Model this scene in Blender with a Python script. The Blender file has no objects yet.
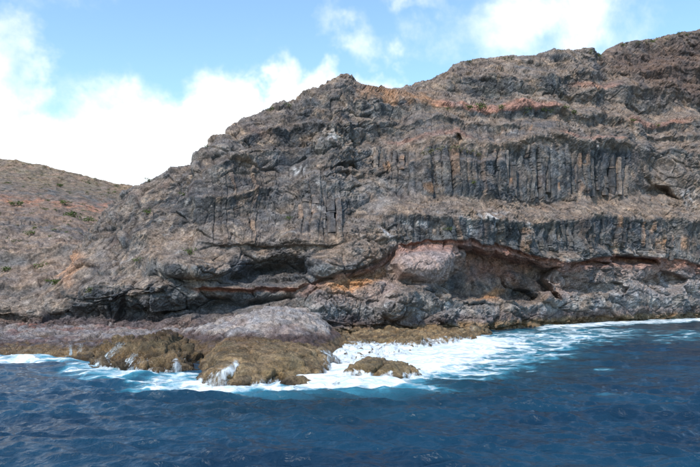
import bpy, math, random
import numpy as np
F32 = np.float32
random.seed(7)
rng = np.random.default_rng(7)
scene = bpy.context.scene
R = math.radians

# ------------------------------------------------------------------ camera
CAM = np.array([0.0, 0.0, 4.0]); FPX = 672.0; PITCH = math.atan(56.5/672.0)
cd = bpy.data.cameras.new('camera'); camo = bpy.data.objects.new('camera', cd)
scene.collection.objects.link(camo)
camo.location = CAM; camo.rotation_euler = (math.pi/2 + PITCH, 0, 0)
cd.sensor_width = 36; cd.lens = 36*FPX/700; cd.clip_start = 0.1; cd.clip_end = 20000
scene.camera = camo

# ------------------------------------------------------------------ sky and sun
SUN_EL, SUN_AZ = R(49), R(-152)          # azimuth measured from +Y towards +X
sdir = (math.sin(SUN_AZ)*math.cos(SUN_EL), math.cos(SUN_AZ)*math.cos(SUN_EL), math.sin(SUN_EL))
sl = bpy.data.lights.new('sun', 'SUN'); sl.energy = 2.75; sl.angle = R(1.5); sl.color = (1.0, 0.955, 0.9)
so = bpy.data.objects.new('sun', sl); scene.collection.objects.link(so)
from mathutils import Vector
so.rotation_euler = Vector(sdir).to_track_quat('Z', 'Y').to_euler()
so.location = (-60, -40, 120)

def ray(px, py):
    px = np.asarray(px, float); py = np.asarray(py, float)
    dx = (px-350)/FPX; dy = (233.5-py)/FPX
    s, c = math.sin(PITCH), math.cos(PITCH)
    return np.stack([dx, c - dy*s, s + dy*c], -1)
def at(px, py, Y):
    d = ray(px, py); t = np.asarray(Y, float)/d[..., 1]
    return CAM + d*t[..., None]
def onsea(px, py, z=0.0):
    d = ray(px, py); t = (z-CAM[2])/d[..., 2]
    return CAM + d*t[..., None]

w = bpy.data.worlds.new('World'); scene.world = w; w.use_nodes = True
nt = w.node_tree; nt.nodes.clear()
def N(t, kind, **kw):
    n = t.nodes.new(kind)
    for k, v in kw.items():
        if hasattr(n, k) and not k.startswith('i_'): setattr(n, k, v)
    return n
def L(t, a, b): t.links.new(a, b)
def mathn(t, op, a, b=None, c=None, clamp=False):
    n = t.nodes.new('ShaderNodeMath'); n.operation = op; n.use_clamp = clamp
    for i, v in enumerate((a, b, c)):
        if v is None: continue
        if isinstance(v, (int, float)): n.inputs[i].default_value = v
        else: t.links.new(v, n.inputs[i])
    return n.outputs[0]
def vmath(t, op, a, b=None):
    n = t.nodes.new('ShaderNodeVectorMath'); n.operation = op
    for i, v in enumerate((a, b)):
        if v is None: continue
        if isinstance(v, (tuple, list)): n.inputs[i].default_value = v
        else: t.links.new(v, n.inputs[i])
    return n
def mrange(t, v, a, b, c=0.0, d=1.0, smooth=True):
    n = t.nodes.new('ShaderNodeMapRange'); n.interpolation_type = 'SMOOTHSTEP' if smooth else 'LINEAR'
    t.links.new(v, n.inputs['Value'])
    for k, x in (('From Min', a), ('From Max', b), ('To Min', c), ('To Max', d)): n.inputs[k].default_value = x
    return n.outputs['Result']
def noise(t, vec, scale, detail=6, rough=0.55, dist=0.0):
    n = t.nodes.new('ShaderNodeTexNoise'); n.inputs['Scale'].default_value = scale
    n.inputs['Detail'].default_value = detail; n.inputs['Roughness'].default_value = rough
    n.inputs['Distortion'].default_value = dist
    if vec is not None: t.links.new(vec, n.inputs['Vector'])
    return n
def mixc(t, f, a, b, mode='MIX'):
    n = t.nodes.new('ShaderNodeMix'); n.data_type = 'RGBA'; n.blend_type = mode
    for sock, v in ((n.inputs[0], f), (n.inputs[6], a), (n.inputs[7], b)):
        if isinstance(v, (int, float)): sock.default_value = v
        elif isinstance(v, tuple): sock.default_value = v
        else: t.links.new(v, sock)
    return n.outputs[2]

sky = N(nt, 'ShaderNodeTexSky'); sky.sky_type = 'NISHITA'; sky.sun_disc = False
sky.sun_elevation = SUN_EL; sky.sun_rotation = SUN_AZ; sky.altitude = 0
sky.air_density = 1.0; sky.dust_density = 0.6; sky.ozone_density = 1.6
tc = N(nt, 'ShaderNodeTexCoord'); gen = tc.outputs['Generated']
sep = N(nt, 'ShaderNodeSeparateXYZ'); L(nt, gen, sep.inputs[0])
nz = noise(nt, gen, 5.5, 9, 0.56, 0.35).outputs['Fac']
nz2 = noise(nt, gen, 2.2, 3, 0.5, 0.0).outputs['Fac']
nz3 = noise(nt, gen, 22.0, 6, 0.6, 0.2).outputs['Fac']
# cumulus bank and separate puffs, each at its own bearing
blobs = [((60,150),(110,58),1.0), ((170,150),(120,48),1.0), ((250,125),(80,38),.9), ((10,40),(46,62),.8), ((110,115),(70,40),.55),
         ((352,84),(60,24),.8), ((318,100),(60,34),.9), ((281,92),(30,40),.85), ((354,34),(44,26),.5), ((495,24),(85,46),.54), ((590,26),(85,42),.50), ((425,4),(60,18),.42),
         ((-160,90),(180,120),.9), ((560,-60),(160,50),.4), ((900,-20),(110,60),.35), ((-40,-60),(120,60),.5)]
wn = noise(nt, gen, 7.0, 5, .6).outputs['Color']
gw = vmath(nt, 'ADD', gen, vmath(nt, 'MULTIPLY', vmath(nt, 'SUBTRACT', wn, (.5, .5, .5)).outputs[0], (.22, .1, .16)).outputs[0]).outputs[0]
acc = None
for (c, r, wt) in blobs:
    d = ray(*c); d = d/np.linalg.norm(d)
    v = vmath(nt, 'SUBTRACT', gw, tuple(d)).outputs[0]
    v = vmath(nt, 'MULTIPLY', v, (FPX/r[0], 1.6, FPX/r[1])).outputs[0]
    ln = vmath(nt, 'LENGTH', v).outputs['Value']
    g = mrange(nt, ln, 1.35, 0.15, 0.0, wt)
    acc = g if acc is None else mathn(nt, 'MAXIMUM', acc, g)
dens = mathn(nt, 'MULTIPLY_ADD', mathn(nt, 'SUBTRACT', nz, 0.5), 1.9, acc)
dens = mathn(nt, 'MULTIPLY_ADD', mathn(nt, 'SUBTRACT', nz2, 0.55), 0.7, dens)
dens = mathn(nt, 'MULTIPLY_ADD', mathn(nt, 'SUBTRACT', nz3, 0.5), 0.35, dens)
cl = mrange(nt, dens, 0.12, 0.86)
SKY_STR = 0.15
cloudc = mixc(nt, mrange(nt, nz, 0.35, 0.7), (5.2, 5.6, 6.0, 1), (6.8, 6.8, 6.8, 1))
skyc = mixc(nt, 1.0, sky.outputs['Color'], (1.12, 1.26, 1.24, 1), 'MULTIPLY')
col = mixc(nt, cl, skyc, cloudc)
bg = N(nt, 'ShaderNodeBackground'); bg.inputs['Strength'].default_value = SKY_STR
L(nt, col, bg.inputs['Color'])
wo = N(nt, 'ShaderNodeOutputWorld'); L(nt, bg.outputs[0], wo.inputs['Surface'])

vs = scene.view_settings
vs.view_transform = 'Standard'; vs.look = 'None'; vs.exposure = 0.6; vs.gamma = 1; vs.use_curve_mapping = False
scene.render.film_transparent = False
scene.cycles.max_bounces = 5; scene.cycles.diffuse_bounces = 3; scene.cycles.glossy_bounces = 3
scene.cycles.transparent_max_bounces = 12; scene.cycles.caustics_reflective = False; scene.cycles.caustics_refractive = False
scene.cycles.sample_clamp_direct = 3.0; scene.cycles.sample_clamp_indirect = 3.0

# ------------------------------------------------------------------ numpy noise
_g = np.random.default_rng(3).normal(size=(256, 3)); GR = (_g/np.linalg.norm(_g, axis=1)[:, None]).astype(F32)
RV = np.random.default_rng(5).random((65536, 4)).astype(F32)
def _h(ix, iy, iz, seed=0):
    h = (ix*np.int32(374761393) + iy*np.int32(668265263) + iz*np.int32(2147483647-1) * np.int32(-1) + np.int32(seed*1013904 + 77))
    h = h ^ (iz*np.int32(1274126177))
    h = (h ^ ((h >> 13) & np.int32(0x7ffff)))*np.int32(1274126177)
    return h ^ ((h >> 16) & np.int32(0xffff))
np.seterr(over='ignore')
def perlin(p, seed=0):
    p = np.asarray(p, F32); sh = p.shape[:-1]; p = p.reshape(-1, 3)
    i = np.floor(p).astype(np.int32); f = p - i
    u = f*f*f*(f*(f*6-15)+10)
    out = 0
    ix, iy, iz = i[:, 0], i[:, 1], i[:, 2]
    for a in (0, 1):
        wx = u[:, 0] if a else 1-u[:, 0]
        for b in (0, 1):
            wy = wx*(u[:, 1] if b else 1-u[:, 1])
            for c in (0, 1):
                wz = wy*(u[:, 2] if c else 1-u[:, 2])
                g = GR[_h(ix+a, iy+b, iz+c, seed) & 255]
                out = out + wz*(g[:, 0]*(f[:, 0]-a) + g[:, 1]*(f[:, 1]-b) + g[:, 2]*(f[:, 2]-c))
    return (out*1.5).reshape(sh)
def fbm(p, octs=4, seed=0, gain=0.5, lac=2.03):
    a = 1.0; s = 0; q = np.asarray(p, F32); tot = 0
    for k in range(octs):
        s = s + a*perlin(q, seed+k*17); tot += a; a *= gain; q = q*F32(lac) + F32(3.7)
    return s/tot
def ridged(p, octs=4, seed=0, gain=0.5, lac=2.07):
    a = 1.0; s = 0; q = np.asarray(p, F32); tot = 0
    for k in range(octs):
        n = 1-np.abs(perlin(q, seed+k*17))*1.6; s = s + a*n*np.abs(n); tot += a; a *= gain; q = q*F32(lac) + F32(5.1)
    return s/tot
def worley(p, seed=0):
    """F1, F2 and a random value (and tilt vector) of the nearest cell"""
    p = np.asarray(p, F32); sh = p.shape[:-1]; p = p.reshape(-1, 3)
    i = np.floor(p).astype(np.int32)
    n = len(p); f1 = np.full(n, 9, F32); f2 = np.full(n, 9, F32); idx = np.zeros(n, np.int32); off = np.zeros((n, 3), F32)
    for a in (-1, 0, 1):
        for b in (-1, 0, 1):
            for c in (-1, 0, 1):
                cx, cy, cz = i[:, 0]+a, i[:, 1]+b, i[:, 2]+c
                h = _h(cx, cy, cz, seed+31) & 65535
                r = RV[h]
                dx = cx + r[:, 0] - p[:, 0]; dy = cy + r[:, 1] - p[:, 1]; dz = cz + r[:, 2] - p[:, 2]
                d = dx*dx + dy*dy + dz*dz
                m = d < f1
                f2 = np.where(m, f1, np.minimum(f2, d))
                f1 = np.where(m, d, f1); idx = np.where(m, h, idx)
                off[m, 0] = dx[m]; off[m, 1] = dy[m]; off[m, 2] = dz[m]
    val = RV[idx, 3]; tilt = GR[idx & 255]
    return np.sqrt(f1).reshape(sh), np.sqrt(f2).reshape(sh), val.reshape(sh), (off*tilt).sum(-1).reshape(sh)
def sstep(a, b, x):
    t = np.clip((x-a)/(b-a), 0, 1); return t*t*(3-2*t)
def lerp(a, b, t): return a + (b-a)*t
def cmix(a, b, t): return a + (np.asarray(b, F32)-a)*t[..., None]
def line(pts, x):
    pts = np.asarray(pts, float); return np.interp(x, pts[:, 0], pts[:, 1])
def sdpoly(px, py, poly):
    """signed distance to a polygon, positive inside"""
    poly = np.asarray(poly, float); d = np.full(px.shape, 1e9); ins = np.zeros(px.shape, bool)
    for k in range(len(poly)):
        x0, y0 = poly[k]; x1, y1 = poly[(k+1) % len(poly)]
        ex, ey = x1-x0, y1-y0
        t = np.clip(((px-x0)*ex + (py-y0)*ey)/(ex*ex+ey*ey+1e-9), 0, 1)
        d = np.minimum(d, (px-x0-t*ex)**2 + (py-y0-t*ey)**2)
        cr = ((y0 > py) != (y1 > py)) & (px < (x1-x0)*(py-y0)/((y1-y0) if abs(y1-y0) > 1e-9 else 1e-9) + x0)
        ins ^= cr
    d = np.sqrt(d); return np.where(ins, d, -d)
def gnormal(P):
    a = np.gradient(P, axis=1); b = np.gradient(P, axis=0)
    n = np.cross(a, b); n /= np.linalg.norm(n, axis=-1)[..., None] + 1e-9
    return n
def upsample(A, nr, nc):
    r, c = A.shape[:2]; i = np.linspace(0, r-1, nr); j = np.linspace(0, c-1, nc)
    i0 = np.minimum(i.astype(int), r-2); j0 = np.minimum(j.astype(int), c-2); fi = (i-i0)[:, None, None]; fj = (j-j0)[None, :, None]
    return (A[i0][:, j0]*(1-fi)*(1-fj) + A[i0+1][:, j0]*fi*(1-fj) + A[i0][:, j0+1]*(1-fi)*fj + A[i0+1][:, j0+1]*fi*fj)
def smooth_normal(P, k=12, nb=4):
    n = gnormal(blur(P[::k, ::k], nb)); n *= np.where((n*(CAM-P[::k, ::k])).sum(-1) < 0, -1, 1)[..., None]
    n = upsample(blur(n, 2), *P.shape[:2]); return n/(np.linalg.norm(n, axis=-1)[..., None]+1e-9)
def blur(a, n):
    for _ in range(n):
        b = np.pad(a, [(1, 1), (1, 1)] + [(0, 0)]*(a.ndim-2), mode='edge')
        a = (b[1:-1, 1:-1]*4 + (b[:-2, 1:-1] + b[2:, 1:-1] + b[1:-1, :-2] + b[1:-1, 2:])*2 + b[:-2, :-2] + b[2:, 2:] + b[:-2, 2:] + b[2:, :-2])/16
    return a

# ------------------------------------------------------------------ mesh helpers
def mesh_from(name, verts, faces, mat=None, attrs=None, smooth=True):
    verts = np.ascontiguousarray(verts, F32).reshape(-1, 3); faces = np.ascontiguousarray(faces, np.int32)
    me = bpy.data.meshes.new(name); nv, nf, k = len(verts), len(faces), faces.shape[1]
    me.vertices.add(nv); me.vertices.foreach_set('co', verts.ravel())
    me.loops.add(nf*k); me.loops.foreach_set('vertex_index', faces.ravel())
    me.polygons.add(nf); me.polygons.foreach_set('loop_start', np.arange(0, nf*k, k, dtype=np.int32))
    try: me.polygons.foreach_set('loop_total', np.full(nf, k, np.int32))
    except Exception: pass
    me.polygons.foreach_set('use_smooth', np.full(nf, smooth, bool))
    for an, av in (attrs or {}).items():
        av = np.asarray(av, F32)
        if av.ndim > 1 and av.shape[-1] in (3, 4):
            av = av.reshape(-1, av.shape[-1])
            if av.shape[1] == 3: av = np.concatenate([av, np.ones((nv, 1), F32)], 1)
            a = me.attributes.new(an, 'FLOAT_COLOR', 'POINT'); a.data.foreach_set('color', np.ascontiguousarray(av, F32).ravel())
        else:
            a = me.attributes.new(an, 'FLOAT', 'POINT'); a.data.foreach_set('value', np.ascontiguousarray(av, F32).ravel())
    me.update(calc_edges=True)
    if mat: me.materials.append(mat)
    return me
def obj(name, me, parent=None, **props):
    o = bpy.data.objects.new(name, me); scene.collection.objects.link(o)
    if parent: o.parent = parent
    for k, v in props.items(): o[k] = v
    return o
def gridfaces(nr, nc, flip=False):
    i = np.arange(nr*nc, dtype=np.int32).reshape(nr, nc)
    a, b, c, d = i[:-1, :-1], i[:-1, 1:], i[1:, 1:], i[1:, :-1]
    f = np.stack([a, b, c, d] if not flip else [a, d, c, b], -1).reshape(-1, 4)
    return f

# ------------------------------------------------------------------ materials
def rock_material(name, bump=0.5, wetband=True, scale=1.0):
    m = bpy.data.materials.new(name); m.use_nodes = True; t = m.node_tree; b = t.nodes['Principled BSDF']
    at_ = t.nodes.new('ShaderNodeAttribute'); at_.attribute_name = 'Col'
    geo = t.nodes.new('ShaderNodeNewGeometry'); pos = geo.outputs['Position']
    n1 = noise(t, pos, 1.3*scale, 6, 0.7, 0.3); n2 = noise(t, pos, 6.5*scale, 5, 0.75, 0.0); n3 = noise(t, pos, 0.45*scale, 4, 0.6)
    v = mrange(t, n1.outputs['Fac'], 0.30, 0.70, 0.5, 1.55)
    v2 = mrange(t, n2.outputs['Fac'], 0.3, 0.7, 0.55, 1.5)
    vv = mathn(t, 'MULTIPLY', v, v2)
    comb = t.nodes.new('ShaderNodeCombineColor')
    for k in range(3): L(t, vv, comb.inputs[k])
    c = mixc(t, 1.0, at_.outputs['Color'], comb.outputs[0], 'MULTIPLY')
    warm = mixc(t, mrange(t, n3.outputs['Fac'], 0.35, 0.65), (0.92, 0.98, 1.06, 1), (1.06, 1.0, 0.94, 1))
    c = mixc(t, 1.0, c, warm, 'MULTIPLY')
    # pale lichen and salt specks
    vor = t.nodes.new('ShaderNodeTexVoronoi'); vor.inputs['Scale'].default_value = 2.2*scale; L(t, pos, vor.inputs['Vector'])
    sp = mathn(t, 'MULTIPLY', mrange(t, vor.outputs['Distance'], 0.26, 0.12), mrange(t, n3.outputs['Fac'], 0.5, 0.66, 0.0, 0.55))
    c = mixc(t, sp, c, (0.33, 0.30, 0.27, 1))
    L(t, c, b.inputs['Base Color'])
    b.inputs['Specular IOR Level'].default_value = 0.25
    if wetband:
        sx = t.nodes.new('ShaderNodeSeparateXYZ'); L(t, pos, sx.inputs[0])
        zz = mathn(t, 'MULTIPLY_ADD', n1.outputs['Fac'], -1.0, sx.outputs['Z'])
        L(t, mrange(t, zz, 0.0, 0.9, 0.38, 0.92), b.inputs['Roughness'])
    else: b.inputs['Roughness'].default_value = 0.92
    bp = t.nodes.new('ShaderNodeBump'); bp.inputs['Strength'].default_value = bump; bp.inputs['Distance'].default_value = 0.35
    hh = mathn(t, 'MULTIPLY_ADD', n2.outputs['Fac'], 0.35, n1.outputs['Fac'])
    L(t, hh, bp.inputs['Height']); L(t, bp.outputs['Normal'], b.inputs['Normal'])
    return m
M_cliff = rock_material('cliff_rock', 0.75)
M_hill = rock_material('hill_rock', 0.6, False, 0.7)
M_tidal = rock_material('tidal_rock', 1.0, True, 2.0)

C_DARK = (0.056, 0.058, 0.063); C_GREY = (0.172, 0.163, 0.154); C_BROWN = (0.182, 0.136, 0.107); C_TAN = (0.315, 0.240, 0.182)
C_RED = (0.235, 0.095, 0.062); C_ORANGE = (0.40, 0.205, 0.095); C_PINK = (0.300, 0.222, 0.195); C_PALE = (0.40, 0.37, 0.34)
C_ALGAE = (0.180, 0.118, 0.062); C_MAROON = (0.085, 0.052, 0.048); C_OCHRE = (0.360, 0.245, 0.130)

# ================================================================== CLIFF
SKYL = [(-140,312),(-60,308),(0,300),(25,296),(42,288),(58,276),(68,262),(78,248),(88,234),(100,218),(112,205),(122,196),(134,188),(150,182),(170,172),(190,167),(195,152),
        (205,144),(215,137),(226,128),(240,119),(262,112),(274,106),(284,103),(290,107),(298,104),(306,97),(318,89),(328,83),(340,79),(348,79),(356,84),(361,89),
        (372,90),(386,92),(396,91),(408,86),(422,83),(434,79),(443,74),(452,67),(462,62),(474,60),(500,57),(525,56),(542,56),(556,51),(570,49),(586,50),(594,54),(600,58),
        (606,52),(616,47),(640,42),(668,38),(690,33),(710,28),(760,16),(840,6)]
BASE = [(-140,340),(0,333),(100,330),(200,331),(300,338),(350,336),(400,334),(450,331.5),(500,328.5),(560,324.5),(620,321.5),(700,317.5),(840,312)]
YB = [(-140,60),(0,55),(100,54),(200,54),(300,56),(350,58.5),(400,61),(450,65),(500,70),(560,78),(620,85.5),(700,98),(840,122)]
YT = [(-140,61),(0,60),(60,64),(90,68),(110,70),(150,69),(200,69),(260,73),(345,77),(356,77),(364,76),(400,75),(450,77),(540,84),(590,88),(604,94),(700,106),(840,130)]
NC, NR = 1240, 500
pxs = np.linspace(-120, 815, NC)
v = np.linspace(0, 1, NR)
PX = np.repeat(pxs[None, :], NR, 0)
top = line(SKYL, pxs) - 2.6*sstep(100, 160, pxs); base = line(BASE, pxs) + 7
PY = base[None, :] + (top-base)[None, :]*v[:, None]
T = np.clip((base[None, :]-7-PY)/(base[None, :]-7-top[None, :]), 0, 1)
Y = line(YB, PX) + (line(YT, PX)-line(YB, PX))*T**1.25
# --- large forms
def gauss(x, c, s): return np.exp(-((x-c)/s)**2)
nose = line([(70,345),(150,332),(240,312),(340,318)], PY)          # the buttress
Y -= 1.2*gauss(PX, nose, 42)*sstep(345, 250, PY)*sstep(60, 110, PY)
Y += 1.6*gauss(PX, nose-46, 24)*sstep(330, 230, PY)*sstep(90, 150, PY)
Y -= 2.6*gauss(PX, line([(150,215),(250,175),(330,150)], PY), 28)*sstep(330, 280, PY)
Y -= 2.2*gauss(PX, 470, 60)*gauss(PY, 170, 40)
Y += 2.4*gauss(PX, 385, 26)*gauss(PY, 150, 60)
Y += 3.0*gauss(PX, 655, 22)*gauss(PY, 160, 40)
Y -= 3.0*gauss(PX, 540, 45)*gauss(PY, 85, 18)
wob = perlin(np.stack([PX/34, PY*0+1.3, PY/60], -1), 9)*5 + perlin(np.stack([PX/11, PY*0+4.3, PY/25], -1), 10)*2.2
PYw = PY + wob
def step(pts, setback, wpx=4, lip=0.0, lipw=7, x0=None, x1=None, fade=25):
    """terrace: rock above the line stands back, rock just below the line juts out or is undercut"""
    global Y
    h = line(pts, PX) - PYw                       # px above the line
    m = sstep(x0-fade, x0+fade, PX) if x0 is not None else 1.0
    if x1 is not None: m = m*sstep(x1+fade, x1-fade, PX)
    Y += m*setback*sstep(-wpx*0.2, wpx, h)
    if lip: Y -= m*lip*np.exp(-np.clip(-h, 0, 999)/lipw)*(h < 0) + m*lip*sstep(wpx, 0, h)*(h >= 0)
T_RED = [(340,86),(364,91),(385,94),(410,97),(440,102),(470,106),(495,107),(530,103),(560,108),(600,113),(640,121),(700,120),(815,118)]
T_MID = [(330,150),(380,146),(420,138),(450,135),(480,143),(510,139),(540,133),(580,139),(620,142),(660,150),(815,155)]
T_BRO = [(340,205),(390,202),(420,196),(470,198),(520,200),(560,197),(610,192),(640,190),(680,196),(815,206)]
T_LOW = [(300,244),(340,236),(390,214),(420,214),(470,218),(520,222),(560,219),(600,216),(640,214),(700,220),(815,228)]
step(T_RED, 5.5, 12, 1.1, 8, 372, None, 30)
step([(340,118),(400,120),(450,117),(520,122),(580,127),(640,133),(815,140)], 1.8, 6, .9, 6, 385, None, 45)
step(T_MID, 4.0, 13, 1.1, 8, 385, None, 50)
step([(360,168),(400,162),(440,158),(480,163),(520,158)], 1.2, 5, .6, 6, 390, 505, 15)
step(T_LOW, 4.2, 20, 1.3, 8, 360, None, 55)
step([(440,70),(480,76),(540,74),(580,70),(640,72),(700,66),(815,60)], 4.0, 12, 1.1, 6, 460)
step([(560,92),(610,86),(640,84),(700,92),(815,96)], 3.0, 9, 1.1, 6, 575)
step([(90,236),(130,232),(170,240),(200,238),(250,240),(300,244),(330,243)], .7, 8, .35, 8, 110, 330, 20)
step([(40,262),(80,262),(130,264),(160,258),(200,268)], 1.0, 6, 0.7, 6, 60, 215, 15)
step([(170,200),(220,196),(280,186),(330,170)], 1.0, 5, .9, 7, 190, 320, 20)
step([(190,170),(230,160),(280,150),(320,140)], 1.0, 5, .7, 7, 200, 320, 20)
step([(210,150),(250,135),(300,122),(350,118),(390,120)], 1.2, 5, .9, 7, 230, 370, 20)
RIMF = [(150,292),(186,288),(250,292),(300,288),(318,283),(380,264),(398,248),(430,241),(470,243),(500,250),(560,261),(600,259),(650,261),(700,266),(815,274)]
step(RIMF, -0.9, 3.0, 0.0, 7, 190, None, 20)
# --- caves and overhangs
CP = PX + perlin(np.stack([PX/16, PY/16, PY*0+.7], -1), 21)*4; CPy = PY + perlin(np.stack([PX/14, PY/14, PY*0+7.7], -1), 22)*3
def cave(poly, depth, w):
    global Y
    sd = sdpoly(CP, CPy, poly)
    Y += depth*sstep(0, w, sd)
    return sd
sd_main = cave([(434,287),(446,277),(457,262),(455,245),(470,244),(500,251),(535,261),(560,268),(548,278),(556,290),(540,303),(515,306),(480,304),(452,298)], 4.4, 8)
cave([(500,290),(515,280),(530,284),(542,296),(536,304),(512,304)], 2.0, 9)
cave([(548,287),(562,290),(566,300),(552,300)], 3.0, 5)
sd_left = cave([(214,286),(228,268),(250,257),(285,252),(306,255),(318,268),(314,280),(300,286),(276,290),(246,291)], 3.4, 20)
sd_low = cave([(26,328),(40,302),(70,300),(100,299),(130,296),(150,300),(190,296),(215,292),(250,294),(292,290),(302,300),(260,312),(200,324),(150,328),(90,328)], 2.6, 16)
cave([(95,322),(120,306),(160,304),(190,308),(170,322),(120,327)], 1.3, 8)
cave([(-60,326),(-10,312),(22,312),(40,322),(20,330)], 2.0, 8)
sd_hole = cave([(638,196),(642,186),(654,181),(668,184),(680,192),(688,200),(664,200)], 3.2, 9)
cave([(332,166),(342,158),(358,158),(366,166),(362,170),(346,168)], 1.5, 5)
cave([(576,263),(586,258),(604,262),(602,267),(580,267)], 2.6, 4)
cave([(604,264),(612,254),(630,254),(650,257),(662,264),(640,266),(622,266)], 3.4, 5)
cave([(452,138),(457,133),(463,139),(457,143)], 1.6, 3)
cave([(640,278),(664,268),(690,278),(672,292),(650,290)], 2.4, 6)
cave([(596,288),(610,280),(630,286),(626,296),(604,296)], 1.8, 5)
# --- rounded masses at the foot
def bulge(cx, cy, rx, ry, h, rot=0.0):
    global Y
    c, s = math.cos(rot), math.sin(rot); a = ((PX-cx)*c + (PY-cy)*s)/rx; b = (-(PX-cx)*s + (PY-cy)*c)/ry
    r2 = np.clip(1-a*a-b*b, 0, 1); Y -= h*np.sqrt(r2)*sstep(0, .25, r2)
bulge(530, 286, 30, 9, 1.5, .45); bulge(556, 294, 22, 10, 1.2, .5); bulge(492, 302, 40, 6, .8, .1)
sdb = sdpoly(CP*.5+PX*.5, CPy*.5+PY*.5, [(388,264),(394,249),(424,243),(452,245),(460,256),(457,270),(444,284),(424,286),(398,279)])
Y -= 2.3*sstep(-1, 9, sdb) + .8*sstep(6, 18, sdb)
bulge(426, 262, 4, 3, .2, 0.12)          # the smooth pale block under the red seam
bulge(300, 230, 120, 18, 1.0); bulge(345, 262, 42, 18, 1.6, -.2); bulge(195, 268, 40, 12, 1.6); bulge(110, 285, 60, 14, 1.4)
bulge(360, 302, 60, 26, 2.2); bulge(420, 306, 44, 24, 1.8); bulge(480, 318, 50, 12, 1.6); bulge(560, 306, 60, 18, 1.8); bulge(640, 302, 60, 20, 1.6); bulge(580, 268, 40, 12, 1.3, .3)
Y -= 1.5*sstep(318, 334, PY)*sstep(300, 340, PX)
# brow: the top rolls back
edge = (PY - top[None, :])
Y += 3.0*np.exp(-edge/5.0)

P = at(PX, PY, Y); Pmacro = blur(P, 8)
def terrain_detail(P, PX, PY, flute, calm, blockamp, seed=0, amp=1.0):
    P0 = P
    n = smooth_normal(P0); n[..., 2] *= .8; n /= np.linalg.norm(n, axis=-1)[..., None]
    Wp = np.stack([perlin(P/6.5, 40+seed), perlin(P/6.5+31, 41+seed), perlin(P/6.5+57, 42+seed)], -1)*1.1
    Q = P + Wp
    big = ridged(Q/15, 2, 50+seed) - .55
    mid = ridged(Q/5.2*np.array([1, 1, 1.25]), 3, 60+seed) - .5
    f1, f2, val, tl = worley(Q/np.array([2.6, 2.6, 1.7]), 70+seed)
    blk = (val-.5) + tl*.9 - .5*sstep(.12, 0, f2-f1)
    f1b, f2b, valb, tlb = worley(Q/np.array([.95, .95, .7]) + Wp*.3, 80+seed)
    blkb = (valb-.5) + tlb - .45*sstep(.14, 0, f2b-f1b)
    # joint columns: tall narrow cells
    sarc = (PX-350)/FPX*82 + Wp[..., 0]*.10 + .35*perlin(np.stack([PX/40, PX*0+.5, PY/16], -1), 95+seed)
    f1c, f2c, valc, tlc = worley(np.stack([sarc/.82, sarc*0+.5, P[..., 2]/16.0], -1), 90+seed)
    col = (valc-.5)*1.15 + .55*np.sqrt(np.clip(f2c-f1c, 0, 1)) - .3
    fine = ridged(P/1.25 + Wp*.15, 3, 100+seed) - .5
    strata = perlin(np.stack([P[..., 0]/22, P[..., 1]/60, (P[..., 2] + .05*P[..., 0] + Wp[..., 2]*.5)/1.3], -1), 110+seed)
    k = 1-calm
    vary = .40 + .95*sstep(-.25, .35, perlin(Q/7.5, 115+seed)); blkb = blkb*vary; fine = fine*vary
    grit = (ridged(P/.42, 2, 120+seed) - .5)*(.5+.5*vary)
    d = amp*(1.5*big*(1-.35*calm)*(1-.5*flute) + .62*mid*k*(1-.75*flute) + blockamp*(.40*blk*(1-.85*flute)*(1-.8*calm) + .17*blkb*(1-.55*calm)*(1-.6*flute))
             + .85*col*flute + .30*fine*(1-.4*calm)*(1-.5*flute) + .17*grit*(1-.3*calm)*(1-.3*flute) + .34*strata*(1-.7*flute)*(1-.5*calm))
    d = d*(1-.35*sstep(.3, .8, n[..., 2]))
    return P0 + n*d[..., None], dict(big=big, mid=mid, val=val, valb=valb, valc=valc, crack=f2-f1, crackb=f2b-f1b, crackc=f2c-f1c, W=Wp, strata=strata, Q=Q)

def between(ltop, lbot, soft=4, x0=None, x1=None, fade=18, py=None):
    yy = PYw if py is None else py
    m = sstep(-soft, soft, yy - line(ltop, PX))*sstep(-soft, soft, line(lbot, PX) - yy)
    if x0 is not None: m = m*sstep(x0-fade, x0+fade, PX)
    if x1 is not None: m = m*sstep(x1+fade, x1-fade, PX)
    return m
def shift(l, dy): return [(a, b+dy) for a, b in l]
RIMTOP = [(300,283),(330,279),(380,264),(400,247),(430,242),(470,244),(500,251),(560,262),(600,260),(650,262),(700,267),(815,275)]
flute = np.clip(between(shift(T_MID, 8), shift(T_BRO, -1), 4, 395, 640) * .95
        + between(T_LOW, shift(T_LOW, 32), 4, 385)*.75
        + between(shift(T_RED, 16), shift(T_MID, -1), 4, 400, 620)*.6
        + between([(100,190),(220,170),(330,165)], [(100,232),(220,238),(330,242)], 8, 195, 345)*.32 + between([(280,190),(345,186)], [(280,236),(345,236)], 6, 298, 342, 8)*.6
        + sstep(0, 10, sdpoly(PX, PY, [(372,150),(420,142),(425,172),(376,176)]))*.8, 0, 1)
brown_band = np.clip(between(shift(T_BRO, 1), shift(T_LOW, 1), 4, 385) + between(shift(T_MID, -2), shift(T_MID, 9), 4, 395, 640)*.85
        + between([(300,228),(340,236),(400,236)], [(300,262),(340,268),(385,262)], 6, 150, 395)*.6
        + sstep(0, 14, sdpoly(PX, PY, [(600,200),(630,150),(720,150),(730,215),(650,222)]))*.7
        + sstep(0, 14, sdpoly(PX, PY, [(560,70),(820,30),(820,150),(640,150),(570,120)]))*.35, 0, 1)
calm = np.clip(brown_band*.45 + sstep(0, 8, sdpoly(PX, PY, [(388,262),(396,248),(430,243),(458,247),(460,268),(444,282),(420,286),(398,278)]))*.85
        + sstep(0, 10, sd_main)*.35, 0, .9)
P, D = terrain_detail(P, PX, PY, flute, calm, 1.0)

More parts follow.
